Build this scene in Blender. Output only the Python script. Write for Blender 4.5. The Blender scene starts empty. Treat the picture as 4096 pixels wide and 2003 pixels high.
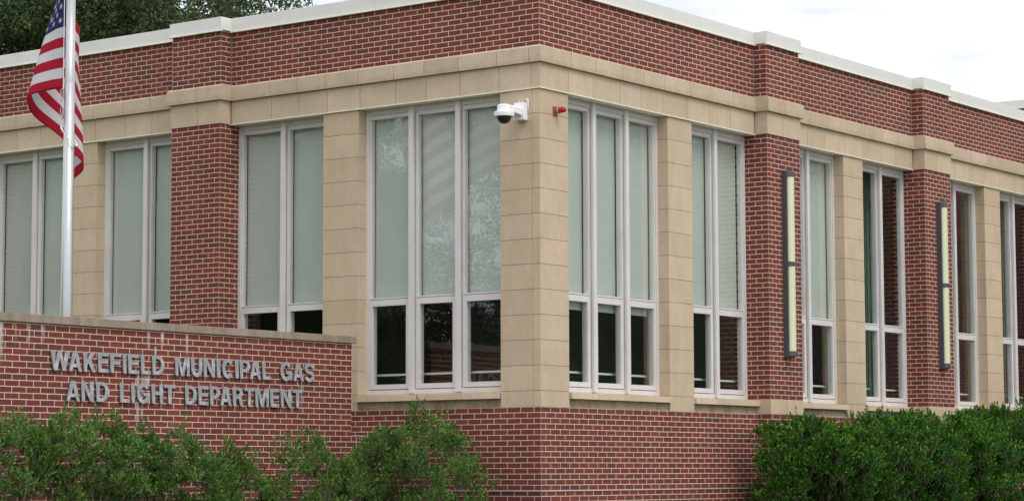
import bpy, bmesh, math, random
import numpy as np
from mathutils import Vector, Matrix, noise

random.seed(7)
rng = np.random.default_rng(11)
C = bpy.context.scene.collection
SC = bpy.context.scene
R = math.radians

# ------------------------------------------------------------------ camera
ZB = 2.44                      # height of the top of the lower brickwork above the lawn
CAM = Vector((16.6447, -23.1570, ZB - 0.7883))
yaw, pitch, roll = R(36.4017), R(5.3926), R(-0.1672)
fw = Vector((-math.sin(yaw) * math.cos(pitch), math.cos(yaw) * math.cos(pitch), math.sin(pitch)))
r0 = Vector((math.cos(yaw), math.sin(yaw), 0))
u0 = r0.cross(fw)
rr = r0 * math.cos(roll) + u0 * math.sin(roll)
uu = -r0 * math.sin(roll) + u0 * math.cos(roll)
cd = bpy.data.cameras.new('camera')
cam = bpy.data.objects.new('camera', cd)
C.objects.link(cam)
cam.matrix_world = Matrix(((rr.x, uu.x, -fw.x, CAM.x), (rr.y, uu.y, -fw.y, CAM.y),
                           (rr.z, uu.z, -fw.z, CAM.z), (0, 0, 0, 1)))
cd.sensor_width = 36
cd.sensor_fit = 'HORIZONTAL'
cd.lens = 9.36758 / 4.096 * 36
cd.clip_end = 2000
SC.camera = cam
SC.render.resolution_x, SC.render.resolution_y = 1024, 500

# ------------------------------------------------------------------ sky, sun, exposure
SUN_EL, SUN_AZ = R(52), R(108)          # azimuth clockwise from +Y
w = bpy.data.worlds.new('World')
SC.world = w
w.use_nodes = True
nt = w.node_tree
nt.nodes.clear()
out = nt.nodes.new('ShaderNodeOutputWorld')
bg = nt.nodes.new('ShaderNodeBackground')
bg.inputs['Strength'].default_value = 0.1
sky = nt.nodes.new('ShaderNodeTexSky')
sky.sky_type = 'NISHITA'
sky.sun_disc = False
sky.sun_elevation = SUN_EL
sky.sun_rotation = SUN_AZ
sky.dust_density = 3.0
tc = nt.nodes.new('ShaderNodeTexCoord')
mp = nt.nodes.new('ShaderNodeMapping')
mp.inputs['Scale'].default_value = (1.0, 1.0, 3.2)
nz = nt.nodes.new('ShaderNodeTexNoise')
nz.inputs['Scale'].default_value = 5.5
nz.inputs['Detail'].default_value = 6
nz.inputs['Roughness'].default_value = 0.55
rp = nt.nodes.new('ShaderNodeValToRGB')
rp.color_ramp.elements[0].position = 0.36
rp.color_ramp.elements[0].color = (6.5, 6.8, 7.4, 1)
rp.color_ramp.elements[1].position = 0.56
rp.color_ramp.elements[1].color = (11.3, 11.5, 11.7, 1)
mx = nt.nodes.new('ShaderNodeMix')
mx.data_type = 'RGBA'
mx.inputs['Factor'].default_value = 0.94       # how closed the cloud cover is
nt.links.new(tc.outputs['Generated'], mp.inputs['Vector'])
nt.links.new(mp.outputs['Vector'], nz.inputs['Vector'])
nt.links.new(nz.outputs['Fac'], rp.inputs['Fac'])
nt.links.new(sky.outputs['Color'], mx.inputs['A'])
nt.links.new(rp.outputs['Color'], mx.inputs['B'])
nt.links.new(mx.outputs['Result'], bg.inputs['Color'])
nt.links.new(bg.outputs['Background'], out.inputs['Surface'])

sd = bpy.data.lights.new('sun', 'SUN')
sd.energy = 1.0
sd.angle = R(25)
sd.color = (1.0, 0.965, 0.91)
sun = bpy.data.objects.new('sun', sd)
C.objects.link(sun)
sdir = Vector((math.sin(SUN_AZ) * math.cos(SUN_EL), math.cos(SUN_AZ) * math.cos(SUN_EL), math.sin(SUN_EL)))
sun.rotation_euler = sdir.to_track_quat('Z', 'Y').to_euler()
sun.location = (20, -10, 40)

SC.view_settings.view_transform = 'Standard'
SC.view_settings.look = 'None'
SC.view_settings.exposure = 0.45
SC.view_settings.gamma = 1.0

# ------------------------------------------------------------------ materials
def newmat(name):
    m = bpy.data.materials.new(name)
    m.use_nodes = True
    n = m.node_tree
    p = n.nodes['Principled BSDF']
    return m, n, p

def N(n, t, **kw):
    x = n.nodes.new(t)
    for k, v in kw.items():
        setattr(x, k, v)
    return x

def mixc(n, fac, a, b, blend='MIX'):
    x = N(n, 'ShaderNodeMix', data_type='RGBA', blend_type=blend)
    for key, v in (('Factor', fac), ('A', a), ('B', b)):
        if hasattr(v, 'is_output') or isinstance(v, bpy.types.NodeSocket):
            n.links.new(v, x.inputs[key])
        elif key == 'Factor':
            x.inputs[key].default_value = v
        else:
            x.inputs[key].default_value = (*v, 1)
    return x.outputs['Result']

def math_(n, op, a, b=None, c=None, clamp=False):
    x = N(n, 'ShaderNodeMath', operation=op, use_clamp=clamp)
    for i, v in enumerate((a, b, c)):
        if v is None:
            continue
        if isinstance(v, bpy.types.NodeSocket):
            n.links.new(v, x.inputs[i])
        else:
            x.inputs[i].default_value = v
    return x.outputs[0]

def noise_(n, vec, scale, detail=4, rough=0.55):
    x = N(n, 'ShaderNodeTexNoise')
    x.inputs['Scale'].default_value = scale
    x.inputs['Detail'].default_value = detail
    x.inputs['Roughness'].default_value = rough
    if vec is not None:
        n.links.new(vec, x.inputs['Vector'])
    return x.outputs['Fac']

def ramp(n, fac, stops):
    x = N(n, 'ShaderNodeValToRGB')
    e = x.color_ramp.elements
    while len(e) < len(stops):
        e.new(0.5)
    for el, (p, c) in zip(e, stops):
        el.position = p
        el.color = (*c, 1) if len(c) == 3 else c
    n.links.new(fac, x.inputs['Fac'])
    return x.outputs['Color']

def maprange(n, v, a, b, c=0.0, d=1.0):
    x = N(n, 'ShaderNodeMapRange')
    x.clamp = True
    n.links.new(v, x.inputs['Value'])
    x.inputs['From Min'].default_value = a
    x.inputs['From Max'].default_value = b
    x.inputs['To Min'].default_value = c
    x.inputs['To Max'].default_value = d
    return x.outputs[0]

CO = 0.2032 / 3            # brick course

def brick_mat(name, streaks=()):
    m, n, p = newmat(name)
    uv = N(n, 'ShaderNodeTexCoord')
    wob = N(n, 'ShaderNodeTexNoise')
    wob.inputs['Scale'].default_value = 9.0
    wob.inputs['Detail'].default_value = 2
    n.links.new(uv.outputs['UV'], wob.inputs['Vector'])
    off = N(n, 'ShaderNodeVectorMath', operation='MULTIPLY_ADD')
    n.links.new(wob.outputs['Color'], off.inputs[0])
    off.inputs[1].default_value = (0.006, 0.006, 0)
    off.inputs[2].default_value = (-0.003, -0.003, 0)
    add = N(n, 'ShaderNodeVectorMath', operation='ADD')
    n.links.new(uv.outputs['UV'], add.inputs[0])
    n.links.new(off.outputs[0], add.inputs[1])
    b = N(n, 'ShaderNodeTexBrick')
    b.offset = 0.5
    b.inputs['Scale'].default_value = 1.0
    b.inputs['Mortar Size'].default_value = 0.0056
    b.inputs['Mortar Smooth'].default_value = 0.25
    b.inputs['Brick Width'].default_value = 0.2032
    b.inputs['Row Height'].default_value = CO
    b.inputs['Color1'].default_value = (0, 0, 0, 1)
    b.inputs['Color2'].default_value = (1, 1, 1, 1)
    b.inputs['Mortar'].default_value = (0.5, 0.5, 0.5, 1)
    n.links.new(add.outputs[0], b.inputs['Vector'])
    tint = ramp(n, b.outputs['Color'], [(0.0, (0.134, 0.042, 0.042)), (0.20, (0.148, 0.042, 0.041)),
                                        (0.42, (0.174, 0.042, 0.039)), (0.75, (0.190, 0.043, 0.038)),
                                        (1.0, (0.214, 0.050, 0.042))])
    obj = uv.outputs['Object']
    grain = noise_(n, obj, 55, 4, 0.7)
    blotch = noise_(n, obj, 0.9, 6, 0.65)
    col = mixc(n, 1.0, tint, ramp(n, grain, [(0.25, (0.78, 0.78, 0.78)), (0.75, (1.2, 1.2, 1.2))]), 'MULTIPLY')
    mort = ramp(n, noise_(n, obj, 22, 4, 0.7), [(0.3, (0.54, 0.44, 0.295)), (0.7, (0.74, 0.62, 0.43))])
    col = mixc(n, b.outputs['Fac'], col, mort)
    col = mixc(n, 1.0, col, ramp(n, blotch, [(0.28, (0.84, 0.85, 0.87)), (0.72, (1.10, 1.08, 1.06))]), 'MULTIPLY')
    if streaks:
        sep = N(n, 'ShaderNodeSeparateXYZ')
        n.links.new(obj, sep.inputs[0])
        st = N(n, 'ShaderNodeMapping')
        st.inputs['Scale'].default_value = (1, 60, 5)
        n.links.new(obj, st.inputs['Vector'])
        fine = noise_(n, st.outputs['Vector'], 1.0, 5, 0.7)
        total = None
        for (y, wd, z0, z1, k) in streaks:
            dy = math_(n, 'ABSOLUTE', math_(n, 'SUBTRACT', sep.outputs['Y'], y))
            a = maprange(n, dy, wd * 0.2, wd, 1, 0)
            zt = maprange(n, sep.outputs['Z'], z1 - 0.03, z1, 1, 0)
            zb_ = maprange(n, sep.outputs['Z'], z0, z0 + (z1 - z0) * 0.7, 0, 1)
            f = math_(n, 'MULTIPLY', math_(n, 'MULTIPLY', a, zt), math_(n, 'MULTIPLY', zb_, k))
            total = f if total is None else math_(n, 'MAXIMUM', total, f)
        fac = math_(n, 'MULTIPLY', total, maprange(n, fine, 0.3, 0.65, 0.1, 1.0))
        col = mixc(n, fac, col, (0.72, 0.67, 0.66))
    n.links.new(col, p.inputs['Base Color'])
    p.inputs['Roughness'].default_value = 0.88
    p.inputs['Specular IOR Level'].default_value = 0.25
    bump = N(n, 'ShaderNodeBump')
    bump.inputs['Strength'].default_value = 0.7
    bump.inputs['Distance'].default_value = 0.004
    hgt = math_(n, 'ADD', math_(n, 'MULTIPLY', b.outputs['Fac'], -1.0), math_(n, 'MULTIPLY', grain, 0.35))
    n.links.new(hgt, bump.inputs['Height'])
    n.links.new(bump.outputs['Normal'], p.inputs['Normal'])
    return m

def stone_mat(name, base, var=0.05, stain=0.0, rough=0.9, grime=None):
    m, n, p = newmat(name)
    tcx = N(n, 'ShaderNodeTexCoord')
    geo = N(n, 'ShaderNodeNewGeometry')
    obj = tcx.outputs['Object']
    fine = noise_(n, obj, 160, 3, 0.8)
    mid = noise_(n, obj, 14, 5, 0.65)
    big = noise_(n, obj, 1.7, 5, 0.6)
    c = mixc(n, 1.0, base, ramp(n, fine, [(0.25, (0.86,) * 3), (0.75, (1.13,) * 3)]), 'MULTIPLY')
    c = mixc(n, 1.0, c, ramp(n, mid, [(0.3, (0.95,) * 3), (0.7, (1.04,) * 3)]), 'MULTIPLY')
    c = mixc(n, 1.0, c, ramp(n, big, [(0.3, (0.93, 0.92, 0.90)), (0.7, (1.05, 1.05, 1.06))]), 'MULTIPLY')
    isl = ramp(n, geo.outputs['Random Per Island'], [(0.0, (1 - var, 1 - var * 1.1, 1 - var * 1.5)), (0.5, (1.0, 1.0, 1.0)), (1.0, (1 + var, 1 + var, 1 + var * 1.1))])
    c = mixc(n, 1.0, c, isl, 'MULTIPLY')
    if stain:
        mpx = N(n, 'ShaderNodeMapping')
        mpx.inputs['Scale'].default_value = (4, 4, 1.2)
        n.links.new(obj, mpx.inputs['Vector'])
        s = noise_(n, mpx.outputs['Vector'], 1.6, 6, 0.65)
        c = mixc(n, math_(n, 'MULTIPLY', maprange(n, s, 0.42, 0.62), stain), c, (base[0] * 0.5, base[1] * 0.5, base[2] * 0.52))
    if grime is not None:
        sp_ = N(n, 'ShaderNodeSeparateXYZ')
        n.links.new(obj, sp_.inputs[0])
        mg = N(n, 'ShaderNodeMapping')
        mg.inputs['Scale'].default_value = (9, 9, 2.5)
        n.links.new(obj, mg.inputs['Vector'])
        gn = maprange(n, noise_(n, mg.outputs['Vector'], 1.0, 5, 0.7), 0.3, 0.7, 0.15, 1.0)
        for z_ in grime:
            up_ = math_(n, 'MULTIPLY', maprange(n, sp_.outputs['Z'], z_, z_ + 0.085, 1, 0), math_(n, 'GREATER_THAN', sp_.outputs['Z'], z_ - .002))
            c = mixc(n, math_(n, 'MULTIPLY', math_(n, 'MULTIPLY', up_, gn), 0.5), c, (0.24, 0.20, 0.115))
    n.links.new(c, p.inputs['Base Color'])
    p.inputs['Roughness'].default_value = rough
    p.inputs['Specular IOR Level'].default_value = 0.2
    bump = N(n, 'ShaderNodeBump')
    bump.inputs['Strength'].default_value = 0.35
    bump.inputs['Distance'].default_value = 0.002
    n.links.new(fine, bump.inputs['Height'])
    n.links.new(bump.outputs['Normal'], p.inputs['Normal'])
    return m

def plain_mat(name, base, rough=0.5, metal=0.0, var=0.05, scale=6, spec=0.5, dirt=None):
    m, n, p = newmat(name)
    tcx = N(n, 'ShaderNodeTexCoord')
    f = noise_(n, tcx.outputs['Object'], scale, 5, 0.6)
    c = mixc(n, 1.0, base, ramp(n, f, [(0.3, (1 - var,) * 3), (0.7, (1 + var,) * 3)]), 'MULTIPLY')
    if dirt:
        mpx = N(n, 'ShaderNodeMapping')
        mpx.inputs['Scale'].default_value = dirt[1]
        n.links.new(tcx.outputs['Object'], mpx.inputs['Vector'])
        s = noise_(n, mpx.outputs['Vector'], 1.0, 6, 0.7)
        c = mixc(n, math_(n, 'MULTIPLY', maprange(n, s, 0.48, 0.68), dirt[2]), c, dirt[0])
    n.links.new(c, p.inputs['Base Color'])
    p.inputs['Roughness'].default_value = rough
    p.inputs['Metallic'].default_value = metal
    p.inputs['Specular IOR Level'].default_value = spec
    return m

def leaf_mat(name, stops, trans=0.25, rough=0.5, spec=0.28):
    m, n, p = newmat(name)
    tcx = N(n, 'ShaderNodeTexCoord')
    geo = N(n, 'ShaderNodeNewGeometry')
    f = noise_(n, tcx.outputs['Object'], 3.2, 3, 0.5)
    k = math_(n, 'ADD', math_(n, 'MULTIPLY', geo.outputs['Random Per Island'], 0.6),
              math_(n, 'MULTIPLY', maprange(n, f, 0.3, 0.7), 0.4))
    c = ramp(n, k, stops)
    n.links.new(c, p.inputs['Base Color'])
    p.inputs['Roughness'].default_value = rough
    p.inputs['Specular IOR Level'].default_value = spec
    tr = N(n, 'ShaderNodeBsdfTranslucent')
    n.links.new(c, tr.inputs['Color'])
    ms = N(n, 'ShaderNodeMixShader')
    ms.inputs[0].default_value = trans
    n.links.new(p.outputs[0], ms.inputs[1])
    n.links.new(tr.outputs[0], ms.inputs[2])
    n.links.new(ms.outputs[0], n.nodes['Material Output'].inputs['Surface'])
    return m

def glass_mat():
    m = bpy.data.materials.new('window_glass')
    m.use_nodes = True
    n = m.node_tree
    n.nodes.clear()
    o = N(n, 'ShaderNodeOutputMaterial')
    tr = N(n, 'ShaderNodeBsdfTransparent')
    tr.inputs['Color'].default_value = (0.955, 0.978, 0.965, 1)
    gl = N(n, 'ShaderNodeBsdfGlossy')
    gl.inputs['Roughness'].default_value = 0.0
    gl.inputs['Color'].default_value = (0.95, 0.97, 1.0, 1)
    fr = N(n, 'ShaderNodeFresnel')
    gg = N(n, 'ShaderNodeNewGeometry')
    ior = N(n, 'ShaderNodeMapRange')           # keeps the back face of the pane from total reflection
    ior.inputs['To Min'].default_value = 1.6
    ior.inputs['To Max'].default_value = 1 / 1.6
    n.links.new(gg.outputs['Backfacing'], ior.inputs['Value'])
    n.links.new(ior.outputs[0], fr.inputs['IOR'])
    tcx = N(n, 'ShaderNodeTexCoord')
    bump = N(n, 'ShaderNodeBump')
    bump.inputs['Strength'].default_value = 0.02
    bump.inputs['Distance'].default_value = 0.02
    n.links.new(noise_(n, tcx.outputs['Object'], 2.2, 1, 0.4), bump.inputs['Height'])
    n.links.new(bump.outputs['Normal'], gl.inputs['Normal'])
    ms = N(n, 'ShaderNodeMixShader')
    n.links.new(fr.outputs[0], ms.inputs[0])
    n.links.new(tr.outputs[0], ms.inputs[1])
    n.links.new(gl.outputs[0], ms.inputs[2])
    n.links.new(ms.outputs[0], o.inputs['Surface'])
    return m

STREAKS = [(-6.36, .045, .35, .83, 1.0), (-6.15, .02, .55, .83, .5), (-5.96, .018, .5, .83, .75), (-5.765, .035, .60, .83, .6),
           (-4.17, .03, .60, .83, .8), (-4.06, .02, .48, .66, .9), (-3.95, .035, .62, .83, .9), (-3.55, .03, .5, .83, .7),
           (-4.33, .03, -.55, .33, .85), (-4.26, .03, -.35, .33, .6), (-4.19, .06, .16, .33, 1.0), (-1.55, .018, -.1, .33, .6), (-1.60, .012, -.15, .3, .5)]
STREAKS = [(a, b, c + ZB, d + ZB, k) for a, b, c, d, k in STREAKS]
M = {}
M['brick'] = brick_mat('red_brick')
M['sign_brick'] = brick_mat('red_brick_with_efflorescence', STREAKS)
M['stone'] = stone_mat('tan_cast_stone', (0.565, 0.447, 0.320), 0.065, 0.14)
M['band'] = stone_mat('tan_cast_stone_band', (0.555, 0.445, 0.324), 0.065, 0.16, grime=[ZB + 4.237])
M['band_low'] = stone_mat('tan_cast_stone_lintel', (0.562, 0.450, 0.328), 0.065, 0.14)
M['apron'] = stone_mat('damp_stained_stone', (0.40, 0.33, 0.225), 0.03, 0.7)
M['capstone'] = stone_mat('weathered_capstone', (0.315, 0.255, 0.205), 0.06, 0.5)
M['joint'] = plain_mat('stone_joint', (0.15, 0.12, 0.085), 0.95, var=0.15, scale=20)
M['sealant'] = plain_mat('grey_sealant', (0.20, 0.19, 0.185), 0.8)
M['coping'] = plain_mat('white_metal_coping', (0.70, 0.69, 0.66), 0.42, var=0.025, scale=2.0, dirt=((0.45, 0.44, 0.41), (3, 3, 1.5), 0.18))
M['drip'] = plain_mat('pale_drip_edge', (0.82, 0.80, 0.66), 0.35, var=0.03)
M['frame'] = plain_mat('off_white_aluminium', (0.665, 0.635, 0.625), 0.45, var=0.04, scale=3, dirt=((0.50, 0.45, 0.43), (6, 6, 1.5), 0.3))
M['groove_shade'] = plain_mat('painted_groove_shade', (0.17, 0.14, 0.14), 0.8)  # dark colour standing in for shade in the frame grooves
M['glass'] = glass_mat()
M['blind'] = plain_mat('grey_green_roller_blind', (0.60, 0.615, 0.58), 0.9, var=0.03, scale=1.2, spec=0.1)
M['curtain'] = plain_mat('olive_curtain', (0.15, 0.21, 0.155), 0.9, var=0.1, scale=3)
M['rail'] = plain_mat('pale_interior_ledge', (0.74, 0.80, 0.72), 0.6)
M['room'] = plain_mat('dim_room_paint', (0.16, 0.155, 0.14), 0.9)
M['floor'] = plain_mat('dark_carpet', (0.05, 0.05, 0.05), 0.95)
M['roof'] = plain_mat('grey_roof_membrane', (0.30, 0.30, 0.29), 0.9)
M['galv'] = plain_mat('galvanised_strip', (0.50, 0.49, 0.44), 0.5, var=0.1, scale=12)
M['letter'] = plain_mat('weathered_grey_metal', (0.29, 0.297, 0.312), 0.5, var=0.06, scale=9, dirt=((0.66, 0.67, 0.69), (6, 16, 11), 0.8))
M['letter_side'] = plain_mat('weathered_grey_metal_edge', (0.22, 0.23, 0.25), 0.6, var=0.08, scale=12)
M['pole'] = plain_mat('brushed_aluminium_pole', (0.50, 0.50, 0.51), 0.36, 0.7, var=0.03, scale=2)
M['rope'] = plain_mat('white_rope', (0.70, 0.69, 0.66), 0.9)
M['steel'] = plain_mat('dull_steel', (0.42, 0.41, 0.38), 0.4, 0.7)
M['bead'] = plain_mat('white_beads', (0.85, 0.84, 0.80), 0.4)
M['white_plastic'] = plain_mat('white_plastic', (0.84, 0.84, 0.85), 0.35, var=0.02)
M['caulk'] = plain_mat('white_caulk', (0.74, 0.72, 0.68), 0.8, var=0.08, scale=20)
M['dome'] = plain_mat('smoked_dome', (0.015, 0.014, 0.02), 0.06, var=0.0, spec=0.6)
M['red_paint'] = plain_mat('faded_red_paint', (0.34, 0.055, 0.05), 0.6, var=0.12, scale=18)
M['red_lens'] = plain_mat('red_plastic_lens', (0.42, 0.012, 0.018), 0.15, var=0.05)
M['chrome'] = plain_mat('chrome_ring', (0.7, 0.7, 0.68), 0.2, 0.9)
M['dark_metal'] = plain_mat('charcoal_metal', (0.070, 0.070, 0.078), 0.5, var=0.1, scale=12)
M['lens'] = plain_mat('pale_acrylic_lens', (0.66, 0.68, 0.47), 0.3, var=0.02)
M['bark'] = plain_mat('bark', (0.11, 0.085, 0.06), 0.9, var=0.25, scale=14)
M['stem'] = plain_mat('grey_twig', (0.15, 0.12, 0.09), 0.9, var=0.2, scale=14)
M['leaf_left'] = leaf_mat('glossy_shrub_leaf', [(0.05, (0.028, 0.070, 0.014)), (0.5, (0.095, 0.192, 0.036)), (0.82, (0.175, 0.300, 0.062)), (1.0, (0.25, 0.37, 0.13))], 0.28)
M['leaf_hedge'] = leaf_mat('dark_hedge_leaf', [(0.05, (0.010, 0.042, 0.007)), (0.45, (0.030, 0.105, 0.013)), (0.80, (0.080, 0.215, 0.020)), (1.0, (0.20, 0.35, 0.040))], 0.28)
M['leaf_tip'] = leaf_mat('young_shoot_leaf', [(0.0, (0.06, 0.14, 0.02)), (1.0, (0.15, 0.27, 0.06))], 0.35)
M['tip_left'] = leaf_mat('pale_shoot_tip', [(0.0, (0.11, 0.22, 0.05)), (0.6, (0.19, 0.33, 0.085)), (1.0, (0.30, 0.42, 0.15))], 0.3)
M['tip_hedge'] = leaf_mat('bright_shoot_tip', [(0.0, (0.09, 0.22, 0.018)), (0.6, (0.17, 0.34, 0.028)), (1.0, (0.29, 0.45, 0.055))], 0.3)
M['leaf_tree'] = leaf_mat('tree_leaf', [(0.05, (0.018, 0.034, 0.012)), (0.55, (0.052, 0.088, 0.026)), (0.9, (0.100, 0.145, 0.040)), (1.0, (0.17, 0.15, 0.04))], 0.22, 0.5, 0.3)
M['flag_red'] = plain_mat('flag_red', (0.44, 0.016, 0.040), 0.85, var=0.06, scale=5, spec=0.15)
M['flag_white'] = plain_mat('flag_white', (0.68, 0.655, 0.68), 0.85, var=0.04, scale=5, spec=0.15)
M['flag_blue'] = plain_mat('flag_blue', (0.028, 0.030, 0.135), 0.85, var=0.06, scale=5, spec=0.15)
for k in ('flag_red', 'flag_white', 'flag_blue'):
    n = M[k].node_tree
    p = n.nodes['Principled BSDF']
    tr = N(n, 'ShaderNodeBsdfTranslucent')
    n.links.new(p.inputs['Base Color'].links[0].from_socket, tr.inputs['Color'])
    ms = N(n, 'ShaderNodeMixShader')
    ms.inputs[0].default_value = 0.3
    n.links.new(p.outputs[0], ms.inputs[1])
    n.links.new(tr.outputs[0], ms.inputs[2])
    n.links.new(ms.outputs[0], n.nodes['Material Output'].inputs['Surface'])

# ------------------------------------------------------------------ object helpers
def tag(o, label=None, cat=None, group=None, kind=None):
    if label: o['label'] = label
    if cat: o['category'] = cat
    if group: o['group'] = group
    if kind: o['kind'] = kind
    return o

def thing(name, label, cat, loc=(0, 0, 0), group=None):
    o = bpy.data.objects.new(name, None)
    C.objects.link(o)
    o.location = loc
    o.empty_display_size = 0.2
    return tag(o, label, cat, group)

def link(name, me, parent=None):
    o = bpy.data.objects.new(name, me)
    C.objects.link(o)
    if parent:
        o.parent = parent
        bpy.context.view_layer.update()
        o.matrix_parent_inverse = parent.matrix_world.inverted()
    return o

class MB:
    """collects quads / polygons with uvs and material slots, then links them as one mesh"""
    def __init__(self):
        self.v, self.f, self.uv, self.mi = [], [], [], []
    def poly(self, pts, uvs=None, mi=0):
        b = len(self.v)
        self.v += [tuple(p) for p in pts]
        self.f.append(tuple(range(b, b + len(pts))))
        self.uv += list(uvs) if uvs else [(0, 0)] * len(pts)
        self.mi.append(mi)
    def mesh(self, name, mats, smooth=False):
        me = bpy.data.meshes.new(name)
        me.from_pydata(self.v, [], self.f)
        l = me.uv_layers.new(name='UVMap')
        l.data.foreach_set('uv', [c for t in self.uv for c in t])
        for m in mats:
            me.materials.append(m)
        me.polygons.foreach_set('material_index', self.mi)
        bm = bmesh.new()
        bm.from_mesh(me)
        bmesh.ops.remove_doubles(bm, verts=bm.verts, dist=1e-5)
        bmesh.ops.recalc_face_normals(bm, faces=bm.faces)
        bm.to_mesh(me)
        bm.free()
        if smooth:
            me.polygons.foreach_set('use_smooth', [True] * len(me.polygons))
        me.update()
        return me
    def build(self, name, mats, parent=None, smooth=False):
        if not isinstance(mats, (list, tuple)):
            mats = [mats]
        return link(name, self.mesh(name, mats, smooth), parent)

# facade coordinates: s along the wall from the corner, d outwards, z above ZB
def W3(side, s, d, z):
    if side == 'L': return (-s, -d, z + ZB)
    if side == 'R': return (d, s, z + ZB)
    if side == 'S': return (-2.5 + d, s, z + ZB)       # sign wall, s = world Y

def box(mb, side, s0, s1, d0, d1, z0, z1, mitre=False, voff=0.0, ush=0.0, mi=0, chamfer=0.0):
    """box in facade coordinates with running-bond uvs in metres; mitre cuts the s0 end along the corner diagonal"""
    def S0(d): return -d if mitre else s0
    def U(s): return (-s + 0.1016 if side == 'L' else s) + ush
    pts = {}
    dt = d1 - chamfer
    for i in (0, 1):
        for j in (0, 1):
            for k in (0, 1):
                d = (d0, d1)[j] if not (chamfer and k == 1 and j == 1) else dt
                s = S0(d) if i == 0 else s1
                pts[i, j, k] = (s, d, (z0, z1)[k])
    P = lambda *k: W3(side, *pts[k])
    def uvf(ks):
        return [(U(pts[k][0]), pts[k][2] + voff) for k in ks]
    def uvs(ks, base):
        return [(U(base) - 0.1016 + (pts[k][1] - d1) * (1 if side == 'L' else -1), pts[k][2] + voff) for k in ks]
    fr = [(0, 1, 0), (1, 1, 0), (1, 1, 1), (0, 1, 1)]
    bk = [(0, 0, 0), (1, 0, 0), (1, 0, 1), (0, 0, 1)]
    e0 = [(0, 0, 0), (0, 1, 0), (0, 1, 1), (0, 0, 1)]
    e1 = [(1, 0, 0), (1, 1, 0), (1, 1, 1), (1, 0, 1)]
    tp = [(0, 0, 1), (1, 0, 1), (1, 1, 1), (0, 1, 1)]
    bt = [(0, 0, 0), (1, 0, 0), (1, 1, 0), (0, 1, 0)]
    for ks, uvx in ((fr, uvf(fr)), (bk, uvf(bk)), (e0, uvs(e0, s0)), (e1, uvs(e1, s1)),
                    (tp, [(U(pts[k][0]), pts[k][1]) for k in tp]), (bt, [(U(pts[k][0]), pts[k][1]) for k in bt])):
        mb.poly([P(*k) for k in ks], uvx, mi)

def tube(mb, pts, radii, seg=8, mi=0, caps=True):
    """swept tube through 3-D points"""
    pts = [Vector(p) for p in pts]
    rings = []
    ref = Vector((0.31, 0.17, 0.93))
    for i, p in enumerate(pts):
        t = (pts[min(i + 1, len(pts) - 1)] - pts[max(i - 1, 0)]).normalized()
        a = t.cross(ref)
        if a.length < 1e-3: a = t.cross(Vector((1, 0, 0)))
        a.normalize()
        b = t.cross(a)
        rings.append([p + (a * math.cos(2 * math.pi * k / seg) + b * math.sin(2 * math.pi * k / seg)) * radii[i] for k in range(seg)])
    for i in range(len(rings) - 1):
        for k in range(seg):
            mb.poly([rings[i][k], rings[i][(k + 1) % seg], rings[i + 1][(k + 1) % seg], rings[i + 1][k]], None, mi)
    if caps:
        mb.poly(rings[0][::-1], None, mi)
        mb.poly(rings[-1], None, mi)

def lathe(mb, axis_o, axis_d, prof, seg=24, mi=0):
    """prof: list of (distance along axis, radius)"""
    o = Vector(axis_o)
    t = Vector(axis_d).normalized()
    a = t.cross(Vector((0.3, 0.2, 0.9))).normalized()
    b = t.cross(a)
    rings = [[o + t * h + (a * math.cos(2 * math.pi * k / seg) + b * math.sin(2 * math.pi * k / seg)) * max(r, 1e-4) for k in range(seg)] for h, r in prof]
    for i in range(len(rings) - 1):
        for k in range(seg):
            mb.poly([rings[i][k], rings[i][(k + 1) % seg], rings[i + 1][(k + 1) % seg], rings[i + 1][k]], None, mi)
    mb.poly(rings[0][::-1], None, mi)
    mb.poly(rings[-1], None, mi)

def bevel(o, wdt=0.006, seg=2):
    m = o.modifiers.new('bevel', 'BEVEL')
    m.width = wdt
    m.segments = seg
    m.limit_method = 'ANGLE'
    return o

# ------------------------------------------------------------------ ground
def sheet(name, x0, x1, y0, y1, z, mat, n=1):
    mb = MB()
    mb.poly([(x0, y0, z), (x1, y0, z), (x1, y1, z), (x0, y1, z)])
    return tag(mb.build(name, mat), kind='structure')
gm, n_, p_ = newmat('lawn')
tcx = N(n_, 'ShaderNodeTexCoord')
gc = ramp(n_, noise_(n_, tcx.outputs['Object'], 0.6, 8, 0.7), [(0.3, (0.045, 0.075, 0.022)), (0.7, (0.085, 0.11, 0.04))])
n_.links.new(gc, p_.inputs['Base Color'])
p_.inputs['Roughness'].default_value = 0.95
sheet('ground', -600, 600, -600, 600, 0.0, gm)
sheet('mulch_bed', -2.49, 3.0, -13, 24, 0.004, plain_mat('bark_mulch', (0.07, 0.05, 0.035), 0.95, var=0.4, scale=25))
sheet('bounce_pavement', 6.0, 10.0, -60, 60, 0.006, plain_mat('bounce_concrete', (0.38, 0.37, 0.34), 0.9, var=0.1, scale=3))  # unseen pale walk, added to bounce light towards the facades
sheet('road', 12.0, 24.0, -200, 200, 0.004, plain_mat('asphalt', (0.055, 0.055, 0.058), 0.9, var=0.15, scale=5))

# ------------------------------------------------------------------ the office building
LEN = {'L': 20.7, 'R': 27.5}
PIL0, BAY, PW, PD = 5.182, 4.877, 0.9144, 0.2032
PIERS = [(2.913, 3.512)] + [(PIL0 + PW + 1.682 + BAY * k, PIL0 + PW + 1.682 + 0.61 + BAY * k) for k in range(3)]
PILS = [PIL0 + BAY * k for k in range(4)]
DEP = -0.36
bld = thing('office_building', 'red brick corner office building with tan stone piers and tall white framed windows', 'building')

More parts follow.
